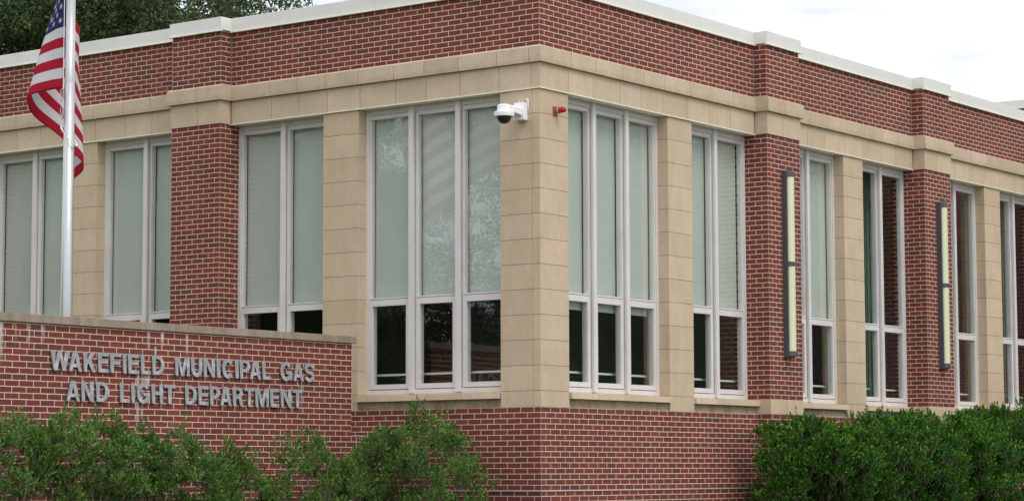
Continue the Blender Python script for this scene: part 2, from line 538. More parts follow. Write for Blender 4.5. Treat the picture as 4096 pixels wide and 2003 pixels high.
for side in 'LR':
    L = LEN[side]
    # lower brick wall with its pilaster bases and the frieze above the stone band
    mb = MB()
    box(mb, side, 0, L, DEP, 0.0, -ZB - 0.3, 0.0, mitre=True)
    mb.build('lower_wall', M['brick'], bld)
    mb = MB()
    box(mb, side, 0, L, -0.30, 0.0, 4.42, 5.20, mitre=True, voff=CO * 66 - 4.44)
    mb.build('frieze_wall', M['brick'], bld)
    mb = MB()
    box(mb, side, PILS[-1] + PW, L, DEP, -0.002, 0.0, 3.94)
    mb.build('end_wall', M['brick'], bld)
    # galvanised strip in the lower brickwork
    mb = MB()
    box(mb, side, 0, L, -0.02, 0.010, -CO * 15 - 0.009, -CO * 15 + 0.006, mitre=True)
    mb.build('metal_strip', M['galv'], bld)

    # stone band: two tiers of blocks on a recessed core
    def runs():
        """(s0, s1, d offset, mitre) pieces of the band: main wall between pilasters, and the pilasters"""
        res, s = [], 0.0
        for ps in PILS:
            if ps > L: break
            res.append((s, ps, 0.0, s == 0.0))
            res.append((ps, ps + PW, PD, False))
            s = ps + PW
        if s < L: res.append((s, L, 0.0, False))
        return res
    lo, up, core, cop, drip = MB(), MB(), MB(), MB(), MB()
    gap = 0.0034
    for (a, b, dd, mit) in runs():
        ext = 0.014 if dd else 0.0
        ext2 = 0.056 if dd else 0.0
        box(core, side, a - ext + .004, b + ext - .004, DEP, dd + 0.008, 3.922, 4.40, mitre=mit)
        # block division
        if mit:
            cuts = [0.0, 0.125 if side == 'L' else 0.60]
            st = [0.49, 0.61, 0.55, 0.50, 0.60, 0.56, 0.50] if side == 'L' else [0.55, 0.61, 0.50, 0.52, 0.62, 0.56]
        elif dd:
            cuts, st = [a - ext, a + PW * 0.46], [2]
        else:
            cuts, st = [a], [0.58, 0.52, 0.61, 0.55, 0.60, 0.50, 0.57]
        i = 0
        while cuts[-1] + st[i % len(st)] < b + ext - 0.15:
            cuts.append(cuts[-1] + st[i % len(st)])
            i += 1
        cuts.append(b + ext)
        for c0, c1 in zip(cuts[:-1], cuts[1:]):
            m0 = mit and c0 == 0.0
            box(lo, side, c0 + gap, c1 - gap, DEP + 0.1, dd + 0.013, 3.921, 4.232, mitre=m0)
            e0 = c0 - (ext2 - ext if c0 == cuts[0] and dd else 0)
            e1 = c1 + (ext2 - ext if c1 == cuts[-1] and dd else 0)
            box(up, side, e0 + gap, e1 - gap, -0.02, dd + 0.058, 4.237, 4.425, mitre=m0, chamfer=0.0)
            # sloped weathering on top of the upper tier
            box(up, side, e0 + gap, e1 - gap, -0.02, dd + 0.058, 4.425, 4.455, mitre=m0, chamfer=0.056)
        # metal coping with a bright drip lip
        e = 0.032 if dd else 0.0
        seg = [a - e, b + e]
        if mit:
            seg = [0.0, (2.62 if side == 'L' else 1.9), b]
        elif not dd:
            seg = [a + (0.0), a + 0.75, b] if side == 'R' else [a, a + 2.4, b]
        for c0, c1 in zip(seg[:-1], seg[1:]):
            m0 = mit and c0 == 0.0
            box(cop, side, c0 + 0.0015, c1 - 0.0015, -0.34, dd + 0.034, 5.197, 5.375, mitre=m0)
            box(drip, side, c0 + 0.001, c1 - 0.001, dd + 0.002, dd + 0.047, 5.180, 5.1965, mitre=m0)
        if not dd:
            box(drip, side, a, b, -0.12, 0.026, 3.9105, 3.9205, mitre=mit)
    lo.build('lintel_band', M['band_low'], bld)
    up.build('band_moulding', M['band'], bld)
    core.build('band_joint', M['joint'], bld)
    bevel(cop.build('roof_coping', M['coping'], bld), 0.004)
    drip.build('drip_edge', M['drip'], bld)

    # brick pilasters
    for k, ps in enumerate(PILS):
        mb = MB()
        box(mb, side, ps, ps + PW, -0.01, PD, -ZB - 0.3, -0.002, ush=0.05)
        box(mb, side, ps, ps + PW, DEP, PD, 0.2030, 3.918)
        box(mb, side, ps, ps + PW, -0.01, PD, 4.444, 5.195, voff=CO * 66 - 4.44)
        pl = mb.build('brick_pilaster', M['brick'], bld)
        mb = MB()
        box(mb, side, ps - 0.004, ps + PW * 0.5 - gap, DEP, PD + 0.006, 0.0, 0.2028)
        box(mb, side, ps + PW * 0.5 + gap, ps + PW + 0.004, DEP, PD + 0.006, 0.0, 0.2028)
        mb.build('base_stone', M['stone'], pl)
        for (x0, x1, d1, z0, z1) in ((.016, .001, .005, -ZB, -.001), (.017, .001, .006, 4.455, 5.18), (.018, .0145, .062, 4.233, 4.44), (.030, .0145, .018, 3.922, 4.232)):
            mb = MB()
            box(mb, side, ps - x0, ps - x1, -0.01, d1, z0, z1)
            mb.build('control_joint', M['sealant'], pl)

    # stone piers built of coursed blocks
    ZJ = [0.0, 0.198] + [0.198 + 0.3098 * i for i in range(1, 12)] + [3.909]
    def pier(a, b, mit):
        mb = MB()
        for z0, z1 in zip(ZJ[:-1], ZJ[1:]):
            if mit and side == 'L':
                box(mb, side, 0, 0.115 - gap * .6, DEP, 0.0, z0 + gap * .8, z1 - gap * .8, mitre=True)
                box(mb, side, 0.115 + gap * .6, b, DEP, 0.0, z0 + gap * .8, z1 - gap * .8)
            else:
                box(mb, side, a, b, DEP, 0.0, z0 + gap * .8, z1 - gap * .8, mitre=mit)
        pr = mb.build('stone_pier', M['stone'], bld)
        mb = MB()
        box(mb, side, a + .006, b - .006, DEP + .006, -0.006, 0.002, 3.905, mitre=mit)
        mb.build('pier_joint', M['joint'], pr)
    pier(0.0, 0.6055, True)
    for a, b in PIERS: pier(a, b, False)

    # windows
    opens = [(0.6055, 2.913, 3), (3.512, PIL0, 2)]
    for k in range(3):
        p0 = PILS[k] + PW
        opens += [(p0, p0 + 1.682, 2), (p0 + 2.292, PILS[k + 1], 2)]
    for wi, (a, b, npan) in enumerate(opens):
        fb = MB()
        F0, F1 = -0.165, -0.27
        jw = 0.045
        box(fb, side, a, a + jw, F1, F0, 0.205, 3.93)
        box(fb, side, b - jw, b, F1, F0, 0.205, 3.93)
        box(fb, side, a + jw, b - jw, F1, F0 - .001, 3.845, 3.93)
        box(fb, side, a + jw, b - jw, F1, F0 - .002, 0.205, 0.262)
        pitch_ = (b - a - 2 * 0.018) / npan
        panes = []
        for i in range(npan):
            c0, c1 = a + 0.018 + pitch_ * i, a + 0.018 + pitch_ * (i + 1)
            if i > 0:
                box(fb, side, c0 - 0.052, c0 + 0.052, F1, F0 - .004, 0.262, 3.845)
                box(fb, side, c0 - 0.038, c0 + 0.038, F0 - .004, F0 + .036, 0.212, 3.921)
            q0 = a + jw if i == 0 else c0 + 0.052
            q1 = b - jw if i == npan - 1 else c1 - 0.052
            panes.append((q0, q1))
            g = 0.024      # upper fixed light
            for (x0, x1, z0, z1) in ((q0 + .002, q0 + g, 1.437, 3.842), (q1 - g, q1 - .002, 1.437, 3.842), (q0 + g, q1 - g, 3.79, 3.842), (q0 + g, q1 - g, 1.437, 1.455)):
                box(fb, side, x0, x1, F1 + .01, F0 - .016, z0, z1)
            g = 0.060      # lower opening light
            for (x0, x1, z0, z1) in ((q0 + .004, q0 + g, 0.272, 1.428), (q1 - g, q1 - .004, 0.272, 1.428), (q0 + g, q1 - g, 1.349, 1.428), (q0 + g, q1 - g, 0.272, 0.335)):
                box(fb, side, x0, x1, F1 + .01, F0 - .007, z0, z1)
        win = fb.build('window', M['frame'], bld)
        for i in range(1, npan):
            c0 = a + 0.018 + pitch_ * i
            for sg in (-1, 1):  # dark strips draw the shaded groove either side of the mullion cap
                kb = MB()
                x0, x1 = sorted((c0 + sg * .0382, c0 + sg * .0465))
                box(kb, side, x0, x1, F0 - .006, F0 - .0015, 0.264, 3.843)
                kb.build('groove_shade', M['groove_shade'], win)
        gb = MB()
        for q0, q1 in panes:
            box(gb, side, q0 + .004, q1 - .004, F1 + .02, F0 - .03, 0.266, 3.838)
        # dark packing behind the frame so no light slips round the lights
        for q0, q1 in panes:
            pass
        pn = MB()
        for q0, q1 in panes:
            box(pn, side, q0 + .024, q1 - .024, -0.216, -0.210, 1.454, 3.791)
            box(pn, side, q0 + .06, q1 - .06, -0.206, -0.200, 0.334, 1.350)
        pn.build('pane', M['glass'], win)
        # blinds
        if side == 'L' or wi in (0, 1) or wi == 2:
            zb0 = 1.27 if (side == 'R' and wi == 0) else 1.41
            for bi, (q0, q1) in enumerate(panes):
                bb = MB()
                box(bb, side, q0 + .012, q1 - .012, -0.292, -0.289, zb0, 3.87)
                box(bb, side, q0 + .012, q1 - .012, -0.299, -0.285, zb0 - .02, zb0 + .004)
                bb.build('roller_blind', M['blind'], win)
        else:
            cb = MB()
            nn = 22
            for (x0, x1) in ((a + (b - a) * .62, b - .02),):
                for q in range(nn):
                    t0, t1 = x0 + (x1 - x0) * q / nn, x0 + (x1 - x0) * (q + 1) / nn
                    dm = -0.62 + 0.035 * math.sin(q * 1.9)
                    box(cb, side, t0, t1, dm - .02, dm, 0.3, 3.9)
            cb.build('curtain', M['curtain'], win)
        rb = MB()
        box(rb, side, a + .02, b - .02, -0.40, -0.335, 0.450, 0.476)
        rb.build('interior_ledge', M['rail'], win)
        # sill blocks and the damp apron under them
        sb = MB()
        nb = 4 if npan == 3 else 3
        e0 = a + 0.012 if wi == 0 else a
        for i in range(nb):
            x0, x1 = e0 + (b - e0) * i / nb, e0 + (b - e0) * (i + 1) / nb
            t = 0.002 * math.sin(7.3 * i + wi)
            box(sb, side, x0 + gap * .7, x1 - gap * .7, -0.165, 0.043 + t, 0.108, 0.188 + t, chamfer=0.008)
        box(sb, side, e0 + .002, b - .002, F1, -0.166, 0.10, 0.204)
        bevel(sb.build('sill', M['stone'], win), 0.004)
        ab = MB()
        box(ab, side, a + .0005, b - .0005, DEP, -0.026, 0.001, 0.1075)
        ab.build('sill_apron', M['apron'], win)

# shell behind the facades: floor, ceiling, partitions, roof
def wbox(mb, x0, x1, y0, y1, z0, z1, mi=0, u=False):
    v = [(x, y, z) for x in (x0, x1) for y in (y0, y1) for z in (z0, z1)]
    for f in ((0, 1, 3, 2), (4, 6, 7, 5), (0, 4, 5, 1), (2, 3, 7, 6), (0, 2, 6, 4), (1, 5, 7, 3)):
        p = [v[i] for i in f]
        uvx = [((q[0] if abs(p[0][1] - p[1][1]) + abs(p[0][1] - p[2][1]) < 1e-6 else q[1]), q[2] - ZB) for q in p]
        mb.poly(p, uvx, mi)
mb = MB()
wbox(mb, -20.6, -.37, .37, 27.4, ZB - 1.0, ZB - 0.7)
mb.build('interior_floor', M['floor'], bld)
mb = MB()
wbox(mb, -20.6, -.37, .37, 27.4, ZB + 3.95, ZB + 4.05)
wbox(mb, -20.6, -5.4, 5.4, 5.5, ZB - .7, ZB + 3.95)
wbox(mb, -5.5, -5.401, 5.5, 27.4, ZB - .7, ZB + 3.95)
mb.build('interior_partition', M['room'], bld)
mb = MB()
wbox(mb, -20.6, -.31, .31, 27.4, ZB + 4.75, ZB + 4.85)
mb.build('roof', M['roof'], bld)
mb = MB()
wbox(mb, -20.9, -20.61, .1, 27.4, -.3, ZB + 5.19)
mb.build('rear_wall', M['brick'], bld)

# taller wing beyond the roof
wing = thing('rear_block', 'taller brick block with a pale coping just showing behind the roof at far right', 'building', (-8, 34, 0))
mb = MB()
wbox(mb, -24, 8, 28.2, 44, -.3, ZB + 7.74)
mb.build('wall', M['brick'], wing)
mb = MB()
wbox(mb, -24.04, 8.04, 28.16, 44.04, ZB + 7.75, ZB + 7.935)
mb.build('roof_coping', M['coping'], wing)
mb = MB()
wbox(mb, -24.05, 8.05, 28.145, 44.05, ZB + 7.732, ZB + 7.7495)
mb.build('drip_edge', M['drip'], wing)

# ------------------------------------------------------------------ sign wall
sw = thing('sign_wall', 'low red brick wall with a stone coping, streaked with white salts, in front of the building', 'wall', (-2.5, -6, 0))
YE = -0.605
mb = MB()
box(mb, 'S', -13, YE, -0.34, 0.0, -ZB - .3, 0.827, ush=-YE + .1016)
box(mb, 'S', YE, -0.015, -0.34, -0.001, -ZB - .3, -0.335, ush=-YE + .1016)
mb.build('wall', M['sign_brick'], sw)
mb = MB()
cuts = [-13] + [-1.633 - 1.2105 * i for i in range(9, -1, -1)] + [YE + .07]
for c0, c1 in zip(cuts[:-1], cuts[1:]):
    box(mb, 'S', c0 + .002, c1 - .002, -0.375, 0.032, 0.828, 0.917, chamfer=0.006)
bevel(mb.build('stone_coping', M['capstone'], sw), 0.004)
mb = MB()
box(mb, 'S', -13, YE + .06, -0.36, 0.02, 0.832, 0.911)
mb.build('coping_joint', M['caulk'], sw)
mb = MB()
box(mb, 'S', YE + .001, -0.02, -0.345, 0.006, -0.334, -0.324)
box(mb, 'S', YE + .09, YE + .098, -0.01, 0.004, -1.6, -0.336)
mb.build('metal_cap', M['galv'], sw)

# ------------------------------------------------------------------ lettering
H, T = 0.222, 0.046
def arc(cx, cy, rx, ry, a0, a1, n=14):
    return [(cx + rx * math.cos(R(a0 + (a1 - a0) * i / n)), cy + ry * math.sin(R(a0 + (a1 - a0) * i / n))) for i in range(n + 1)]
def stroke(path, t):
    lft, rgt = [], []
    for i, p in enumerate(path):
        q0, q1 = path[max(i - 1, 0)], path[min(i + 1, len(path) - 1)]
        dx, dy = q1[0] - q0[0], q1[1] - q0[1]
        l = math.hypot(dx, dy) or 1
        nx, ny = -dy / l * t / 2, dx / l * t / 2
        lft.append((p[0] + nx, p[1] + ny))
        rgt.append((p[0] - nx, p[1] - ny))
    return lft + rgt[::-1]
def rect(x0, y0, x1, y1): return [(x0, y0), (x1, y0), (x1, y1), (x0, y1)]
def glyph(ch, w):
    h, t = H, T
    th = 0.040
    o = 0.004
    if ch == 'I': return [rect(0, 0, w, h)]
    if ch == 'L': return [[(0, 0), (w, 0), (w, th), (t, th), (t, h), (0, h)]]
    if ch == 'T': c = w / 2; return [[(c - t / 2, 0), (c + t / 2, 0), (c + t / 2, h - th), (w, h - th), (w, h), (0, h), (0, h - th), (c - t / 2, h - th)]]
    if ch == 'E':
        m = h * .54; k = w * .93
        return [[(0, 0), (w, 0), (w, th), (t, th), (t, m - th / 2), (k, m - th / 2), (k, m + th / 2), (t, m + th / 2), (t, h - th), (w * .98, h - th), (w * .98, h), (0, h)]]
    if ch == 'F':
        m = h * .52; k = w * .90
        return [[(0, 0), (t, 0), (t, m - th / 2), (k, m - th / 2), (k, m + th / 2), (t, m + th / 2), (t, h - th), (w, h - th), (w, h), (0, h)]]
    if ch == 'H':
        m = h * .53
        return [[(0, 0), (t, 0), (t, m - th / 2), (w - t, m - th / 2), (w - t, 0), (w, 0), (w, h), (w - t, h), (w - t, m + th / 2), (t, m + th / 2), (t, h), (0, h)]]
    if ch == 'N':
        return [[(0, 0), (t * .94, 0), (t * .94, h * .66), (w - t, 0), (w, 0), (w, h), (w - t * .94, h), (w - t * .94, h * .34), (t, h), (0, h)]]
    if ch == 'M':
        c = w / 2; q = t * .9
        return [[(0, 0), (q, 0), (q, h * .74), (c - q * .48, 0), (c + q * .48, 0), (w - q, h * .74), (w - q, 0), (w, 0), (w, h), (w - q * 1.45, h), (c, h * .30), (q * 1.45, h), (0, h)]]
    if ch == 'W':
        q = t * .96; c = w / 2
        return [[(0, h), (q, h), (w * .27, h * .27), (c - q * .5, h), (c + q * .5, h), (w * .73, h * .27), (w - q, h), (w, h), (w * .73 + q * .55, 0), (w * .73 - q * .5, 0), (c, h * .66), (w * .27 + q * .5, 0), (w * .27 - q * .55, 0)]]
    if ch == 'K':
        return [[(0, 0), (t, 0), (t, h * .30), (t + .026, h * .45), (w - t * 1.12, 0), (w, 0), (t + .062, h * .61), (w * .97, h), (w * .97 - t * 1.15, h), (t, h * .56), (t, h), (0, h)]]
    if ch == 'A':
        a = t * .56; t1 = t * 1.02; k = (w / 2 - a) / h; yb, yc = h * .20, h * .37
        ya = (w / 2 - t1) / k
        return [[(0, 0), (t1, 0), (t1 + k * yb, yb), (w - t1 - k * yb, yb), (w - t1, 0), (w, 0), (w / 2 + a, h), (w / 2 - a, h)],
                [(t1 + k * yc, yc), (w - t1 - k * yc, yc), (w / 2, min(ya, h * .82))]]
    if ch == 'U':
        r = w / 2
        return [[(0, h), (0, r * .95)] + arc(r, r * .95, r, r * .95 + o, 180, 360)[1:] + [(w, h), (w - t, h), (w - t, r)] + arc(r, r, r - t, r - th, 360, 180)[1:] + [(t, h)]]
    if ch == 'D':
        rx = w * .58
        return [[(0, 0), (w - rx, 0)] + arc(w - rx, h / 2, rx, h / 2, -90, 90)[1:] + [(0, h)],
                [(t, th), (w - rx, th)] + arc(w - rx, h / 2, rx - t, h / 2 - th, -90, 90)[1:] + [(t, h - th)]]
    if ch == 'P':
        y0 = h * .36; ry = (h - y0) / 2; rx = w * .5; th2 = .037
        return [[(0, 0), (t, 0), (t, y0), (w - rx, y0)] + arc(w - rx, y0 + ry, rx, ry, -90, 90)[1:] + [(0, h)],
                [(t, y0 + th2), (w - rx, y0 + th2)] + arc(w - rx, y0 + ry, rx - t, ry - th2, -90, 90)[1:] + [(t, h - th2)]]
    if ch == 'R':
        y0 = h * .41; ry = (h - y0) / 2; rx = w * .45; th2 = .036; q = w * .96
        return [[(0, 0), (t, 0), (t, y0 - .004), (q - rx * .8, y0 - .004), (w - t * 1.02, h * .12), (w - t * .98, 0), (w, 0), (w - .004, h * .2), (w - .022, y0 * .95)] + arc(q - rx, y0 + ry, rx, ry, -55, 90)[1:] + [(0, h)],
                [(t, y0 + th2), (q - rx, y0 + th2)] + arc(q - rx, y0 + ry, rx - t, ry - th2, -90, 90)[1:] + [(t, h - th2)]]
    if ch in 'CG':
        r = arc(w / 2, h / 2, w / 2 - t / 2, h / 2 + o - th / 2, 38, 322 if ch == 'C' else 330, 30)
        g = [stroke(r, t * .97)]
        return g
    if ch == 'S':
        ra = (h + 2 * o - th) / 4
        p = arc(w / 2, h + o - th / 2 - ra, w / 2 - t / 2, ra, 15, 250, 18) + arc(w / 2, -o + th / 2 + ra, w / 2 - t / 2, ra, 70, -165, 18)
        return [stroke(p, t * .92)]
def letter_mesh(ch, w, dep=0.020):
    def conv(splines, d0, d1):
        cu = bpy.data.curves.new('letter', 'CURVE')
        cu.dimensions = '2D'
        cu.fill_mode = 'BOTH'
        cu.extrude = (d1 - d0) / 2
        for s in splines:
            sp = cu.splines.new('POLY')
            sp.points.add(len(s) - 1)
            for p, q in zip(sp.points, s):
                p.co = (q[0], q[1], 0, 1)
            sp.use_cyclic_u = True
        o = bpy.data.objects.new('tmp', cu)
        me = bpy.data.meshes.new_from_object(o)
        bpy.data.objects.remove(o)
        bpy.data.curves.remove(cu)
        return me, (d0 + d1) / 2
    bm = bmesh.new()
    pcs = [(glyph(ch, w), 0.015, 0.015 + dep)]
    if ch == 'G':
        pcs.append(([[(w * .52, H * .36), (w - T, H * .36), (w - T * .8, .01), (w - .001, .004), (w - .001, H * .36 + .036), (w * .52, H * .36 + .036)]], 0.0158, 0.0158 + dep))
    for sp, d0, d1 in pcs:
        me, mid = conv(sp, d0, d1)
        me.transform(Matrix.Translation((0, 0, mid)))
        bm.from_mesh(me)
        bpy.data.meshes.remove(me)
    # letter plane (x, y, depth) -> world axes (Y, Z, X)
    bm.transform(Matrix(((0, 0, 1, 0), (1, 0, 0, 0), (0, 1, 0, 0), (0, 0, 0, 1))))
    bmesh.ops.remove_doubles(bm, verts=bm.verts, dist=1e-6)
    bmesh.ops.recalc_face_normals(bm, faces=bm.faces)
    me = bpy.data.meshes.new('letter')
    bm.to_mesh(me)
    bm.free()
    me.materials.append(M['letter'])
    return me
L1 = [('W', -5.713, -5.429), ('A', -5.452, -5.236), ('K', -5.23, -5.032), ('E', -5.013, -4.834), ('F', -4.826, -4.641), ('I', -4.633, -4.564), ('E', -4.552, -4.363), ('L', -4.352, -4.18), ('D', -4.172, -3.963), ('M', -3.804, -3.555), ('U', -3.543, -3.343), ('N', -3.338, -3.131), ('I', -3.118, -3.042), ('C', -3.025, -2.814), ('I', -2.801, -2.729), ('P', -2.722, -2.528), ('A', -2.554, -2.334), ('L', -2.327, -2.156), ('G', -2.005, -1.783), ('A', -1.778, -1.567), ('S', -1.567, -1.365)]
L2 = [('A', -5.482, -5.259), ('N', -5.255, -5.057), ('D', -5.034, -4.828), ('L', -4.672, -4.501), ('I', -4.497, -4.428), ('G', -4.411, -4.187), ('H', -4.177, -3.982), ('T', -3.98, -3.777), ('D', -3.636, -3.433), ('E', -3.42, -3.236), ('P', -3.225, -3.046), ('A', -3.06, -2.844), ('R', -2.839, -2.649), ('T', -2.643, -2.451), ('M', -2.448, -2.193), ('E', -2.184, -2.007), ('N', -1.997, -1.788), ('T', -1.782, -1.587)]
sign = thing('wall_lettering', 'two rows of raised grey metal capital letters fixed to the low brick wall', 'sign', (-2.49, -3.5, ZB + .3))
for row, zb in ((L1, 0.323), (L2, -0.003)):
    for ch, y0, y1 in row:
        y0, y1 = y0 + 0.0412, y1 + 0.0177
        o = link('letter', letter_mesh(ch, y1 - y0))
        o.location = (-2.5, y0, ZB + zb)
        bpy.context.view_layer.update()
        mw = o.matrix_world.copy()
        o.parent = sign
        o.matrix_parent_inverse = sign.matrix_world.inverted()
        o.matrix_world = mw

# ------------------------------------------------------------------ flagpole and flag
PX, PY = -3.85, -4.18
fp = thing('flagpole', 'tapered silver flagpole standing behind the low brick wall', 'flagpole', (PX, PY, 0))
mb = MB()
prof = [(0, .09), (1.2, .088), (3.5, .0715), (6.25, .0608), (6.2505, .0592), (7.3, .053), (10.5, .036)]
lathe(mb, (PX, PY, 0), (0, 0, 1), prof, 28)
mb.build('pole', M['pole'], fp, smooth=False)
for p in fp.children[0].data.polygons: p.use_smooth = len(p.vertices) == 4
P0 = Vector((PX, PY, 0))
eF = Vector((PX - CAM.x, PY - CAM.y, 0)).normalized()   # the way the breeze carries the cloth
eR = Vector((eF.y, -eF.x, 0))
def LP(r, wv, z): return P0 + eR * r + eF * wv + Vector((0, 0, z + ZB))
mb = MB()
tube(mb, [LP(-.075, -.02, z) for z in (7.5, 6.0, 5.0, 4.2, 3.4)], [.005] * 5, 6)
mb.build('halyard', M['rope'], fp)
for z in (3.68, 3.46):
    mb = MB()
    tube(mb, [LP(-.085 + .018 * math.sin(a), -.03, z + .055 * math.cos(a)) for a in np.linspace(0, 2 * math.pi, 14)], [.006] * 14, 6, caps=False)
    tube(mb, [LP(-.085, -.03, z - .05), LP(-.09, -.03, z - .10)], [.010, .008], 6)
    mb.build('snap_hook', M['steel'], fp)
mb = MB()
nbd = 34
for i in range(nbd):
    a = 2 * math.pi * i / nbd
    c = LP(.092 * math.cos(a), -.10 * math.sin(a) , 3.17 - .105 * math.cos(a) - .05 * math.sin(a))
    lathe(mb, c - Vector((0, 0, .0105)), (0, 0, 1), [(0, .001), (.004, .0085), (.0105, .0115), (.017, .0085), (.021, .001)], 8)
mb.build('beaded_ring', M['bead'], fp, smooth=True)

FH, FL = 1.60, 2.60
ctrl = [(0.0, -.075, .02, 0.0), (.2, -.24, .15, -.012), (.42, -.40, .32, -.04), (.60, -.50, .46, -.08), (.74, -.495, .58, -.15), (.9, -.42, .74, -.25),
        (1.2, -.17, 1.0, -.43), (1.55, .05, 1.28, -.62), (1.80, .155, 1.48, -.74), (2.0, .170, 1.66, -.83), (2.2, .10, 1.80, -.90), (2.44, -.06, 1.92, -1.0)]
HZ = 3.745                                            # bottom of the hoist
def catm(u):
    for i in range(len(ctrl) - 1):
        if u <= ctrl[i + 1][0] or i == len(ctrl) - 2:
            p0, p1, p2, p3 = (np.array(ctrl[max(i - 1, 0)]), np.array(ctrl[i]), np.array(ctrl[i + 1]), np.array(ctrl[min(i + 2, len(ctrl) - 1)]))
            t = (u - p1[0]) / (p2[0] - p1[0])
            return (.5 * (2 * p1 + (p2 - p0) * t + (2 * p0 - 5 * p1 + 4 * p2 - p3) * t * t + (3 * p1 - p0 - 3 * p2 + p3) * t ** 3))[1:]
def cloth(u, v):
    """u from the hoist 0..FL, v from the bottom hem 0..FH"""
    k = max(0.0, min(1.0, v / 1.22))
    u = min(2.44, u * (2.44 / FL) * (1 + .75 * k * (1 - u / FL)))
    r, wv, dz = catm(u)
    if r < -.075:
        r = -.075 + (r + .075) * (1 - .80 * k)
    else:
        r = r * (1 - .32 * k)
    wv *= .72 * (1 + .16 * k)
    rip = .022 * math.sin(7.5 * u + 2.2 * v) * min(1, u * 2)
    dz2 = dz * (1 - .10 * k)
    return LP(r + .012 * math.sin(11 * u - 3 * v) * min(1, u * 2), wv + rip, HZ + v + dz2)
NU, NS = 96, 13
mb = MB()
idx = {}
verts, faces, mats_ = [], [], []
SUB = 4
for i in range(NU + 1):
    for j in range(NS * SUB + 1):
        verts.append(tuple(cloth(FL * i / NU, FH * j / (NS * SUB))))
nj = NS * SUB + 1
for i in range(NU):
    for j in range(NS * SUB):
        st = j // SUB
        blue = (i + .5) / NU < .40 and st >= 6
        mats_.append(2 if blue else (0 if st % 2 == 0 else 1))
        faces.append((i * nj + j, (i + 1) * nj + j, (i + 1) * nj + j + 1, i * nj + j + 1))
fme = bpy.data.meshes.new('cloth')
fme.from_pydata(verts, [], faces)
for k in ('flag_red', 'flag_white', 'flag_blue'): fme.materials.append(M[k])
fme.polygons.foreach_set('material_index', mats_)
fme.polygons.foreach_set('use_smooth', [True] * len(faces))
flag = thing('flag', 'striped red and white flag with a starred blue canton hanging limp from the flagpole', 'flag', tuple(P0 + Vector((0, 0, ZB + HZ))))
fo = link('cloth', fme, flag)
so = fo.modifiers.new('thickness', 'SOLIDIFY')
so.thickness = 0.003
so.offset = 0
mb = MB()
cu_, cv_ = FL * .40, FH * 7 / 13
for row in range(9):
    ncol = 6 if row % 2 == 0 else 5
    for c in range(ncol):
        su = cu_ * ((2 * c + 1 if row % 2 == 0 else 2 * c + 2) / 12)
        sv = FH - cv_ * (row + 1) / 10
        ring = []
        for q in range(10):
            rd = .040 if q % 2 == 0 else .016
            a = math.pi / 2 + q * math.pi / 5
            ring.append((max(.002, su + rd * math.cos(a)), sv + rd * math.sin(a)))
        pc = cloth(su, sv)
        nrm = (cloth(su + .01, sv) - pc).cross(cloth(su, sv + .01) - pc).normalized()
        mb = MB()                                      # a thin star that stands proud of both faces
        fr_ = [cloth(*q) + nrm * .0035 for q in ring]
        bk_ = [cloth(*q) - nrm * .0035 for q in ring]
        for q in range(10):
            q2 = (q + 1) % 10
            mb.poly([pc + nrm * .0035, fr_[q], fr_[q2]])
            mb.poly([pc - nrm * .0035, bk_[q2], bk_[q]])
            mb.poly([fr_[q], bk_[q], bk_[q2], fr_[q2]])
        mb.build('star', M['flag_white'], fo)

# ------------------------------------------------------------------ security camera
sc = thing('security_camera', 'white dome security camera on an arm bracket near the top of the stone corner', 'security camera', (-.25, -.02, ZB + 3.63))
mb = MB()
box(mb, 'L', .178, .338, 0.001, .088, 3.520, 3.742)
bevel(mb.build('mount_box', M['white_plastic'], sc), .010, 3)
mb = MB()
ax = -.268
prof = []
for t in np.linspace(0, 1, 7):
    y = -.088 - .27 * t
    wd = .062 + .020 * t
    prof.append([(ax - .014 * t + sx * wd, y, ZB + z) for sx, z in ((-1, 3.612 + .0 * t - .035 * (1 - t)), (1, 3.612 - .035 * (1 - t)), (1, 3.668), (.72, 3.684), (-.72, 3.684), (-1, 3.668))])
for i in range(6):
    for k in range(6):
        mb.poly([prof[i][k], prof[i][(k + 1) % 6], prof[i + 1][(k + 1) % 6], prof[i + 1][k]])
mb.poly(prof[0]); mb.poly(prof[-1][::-1])
bevel(mb.build('arm', M['white_plastic'], sc), .006, 2)
dc = (-.282, -.355)
mb = MB()
lathe(mb, (*dc, ZB + 3.534), (0, 0, 1), [(0, .108), (.004, .122), (.050, .127), (.060, .120), (.062, .088), (.135, .084), (.150, .070)], 36)
o = mb.build('camera_housing', M['white_plastic'], sc)
bevel(o, .003)
mb = MB()
lathe(mb, (*dc, ZB + 3.533), (0, 0, -1), [(0, .098)] + [(.088 * math.sin(R(a)), .088 * math.cos(R(a))) for a in range(0, 91, 10)], 32)
mb.build('dome_lens', M['dome'], sc, smooth=True)
mb = MB()
tube(mb, [(-.305, -.012, ZB + 3.742), (-.305, -.012, ZB + 3.775), (-.29, -.010, ZB + 3.782)], [.011, .010, .006], 8)
tube(mb, [(-.255, -.006, ZB + 3.772), (-.215, -.008, ZB + 3.785), (-.185, -.010, ZB + 3.790), (-.170, -.010, ZB + 3.765), (-.166, -.010, ZB + 3.71), (-.168, -.008, ZB + 3.64)], [.004, .006, .011, .013, .010, .005], 8)
mb.build('cable', M['caulk'], sc)

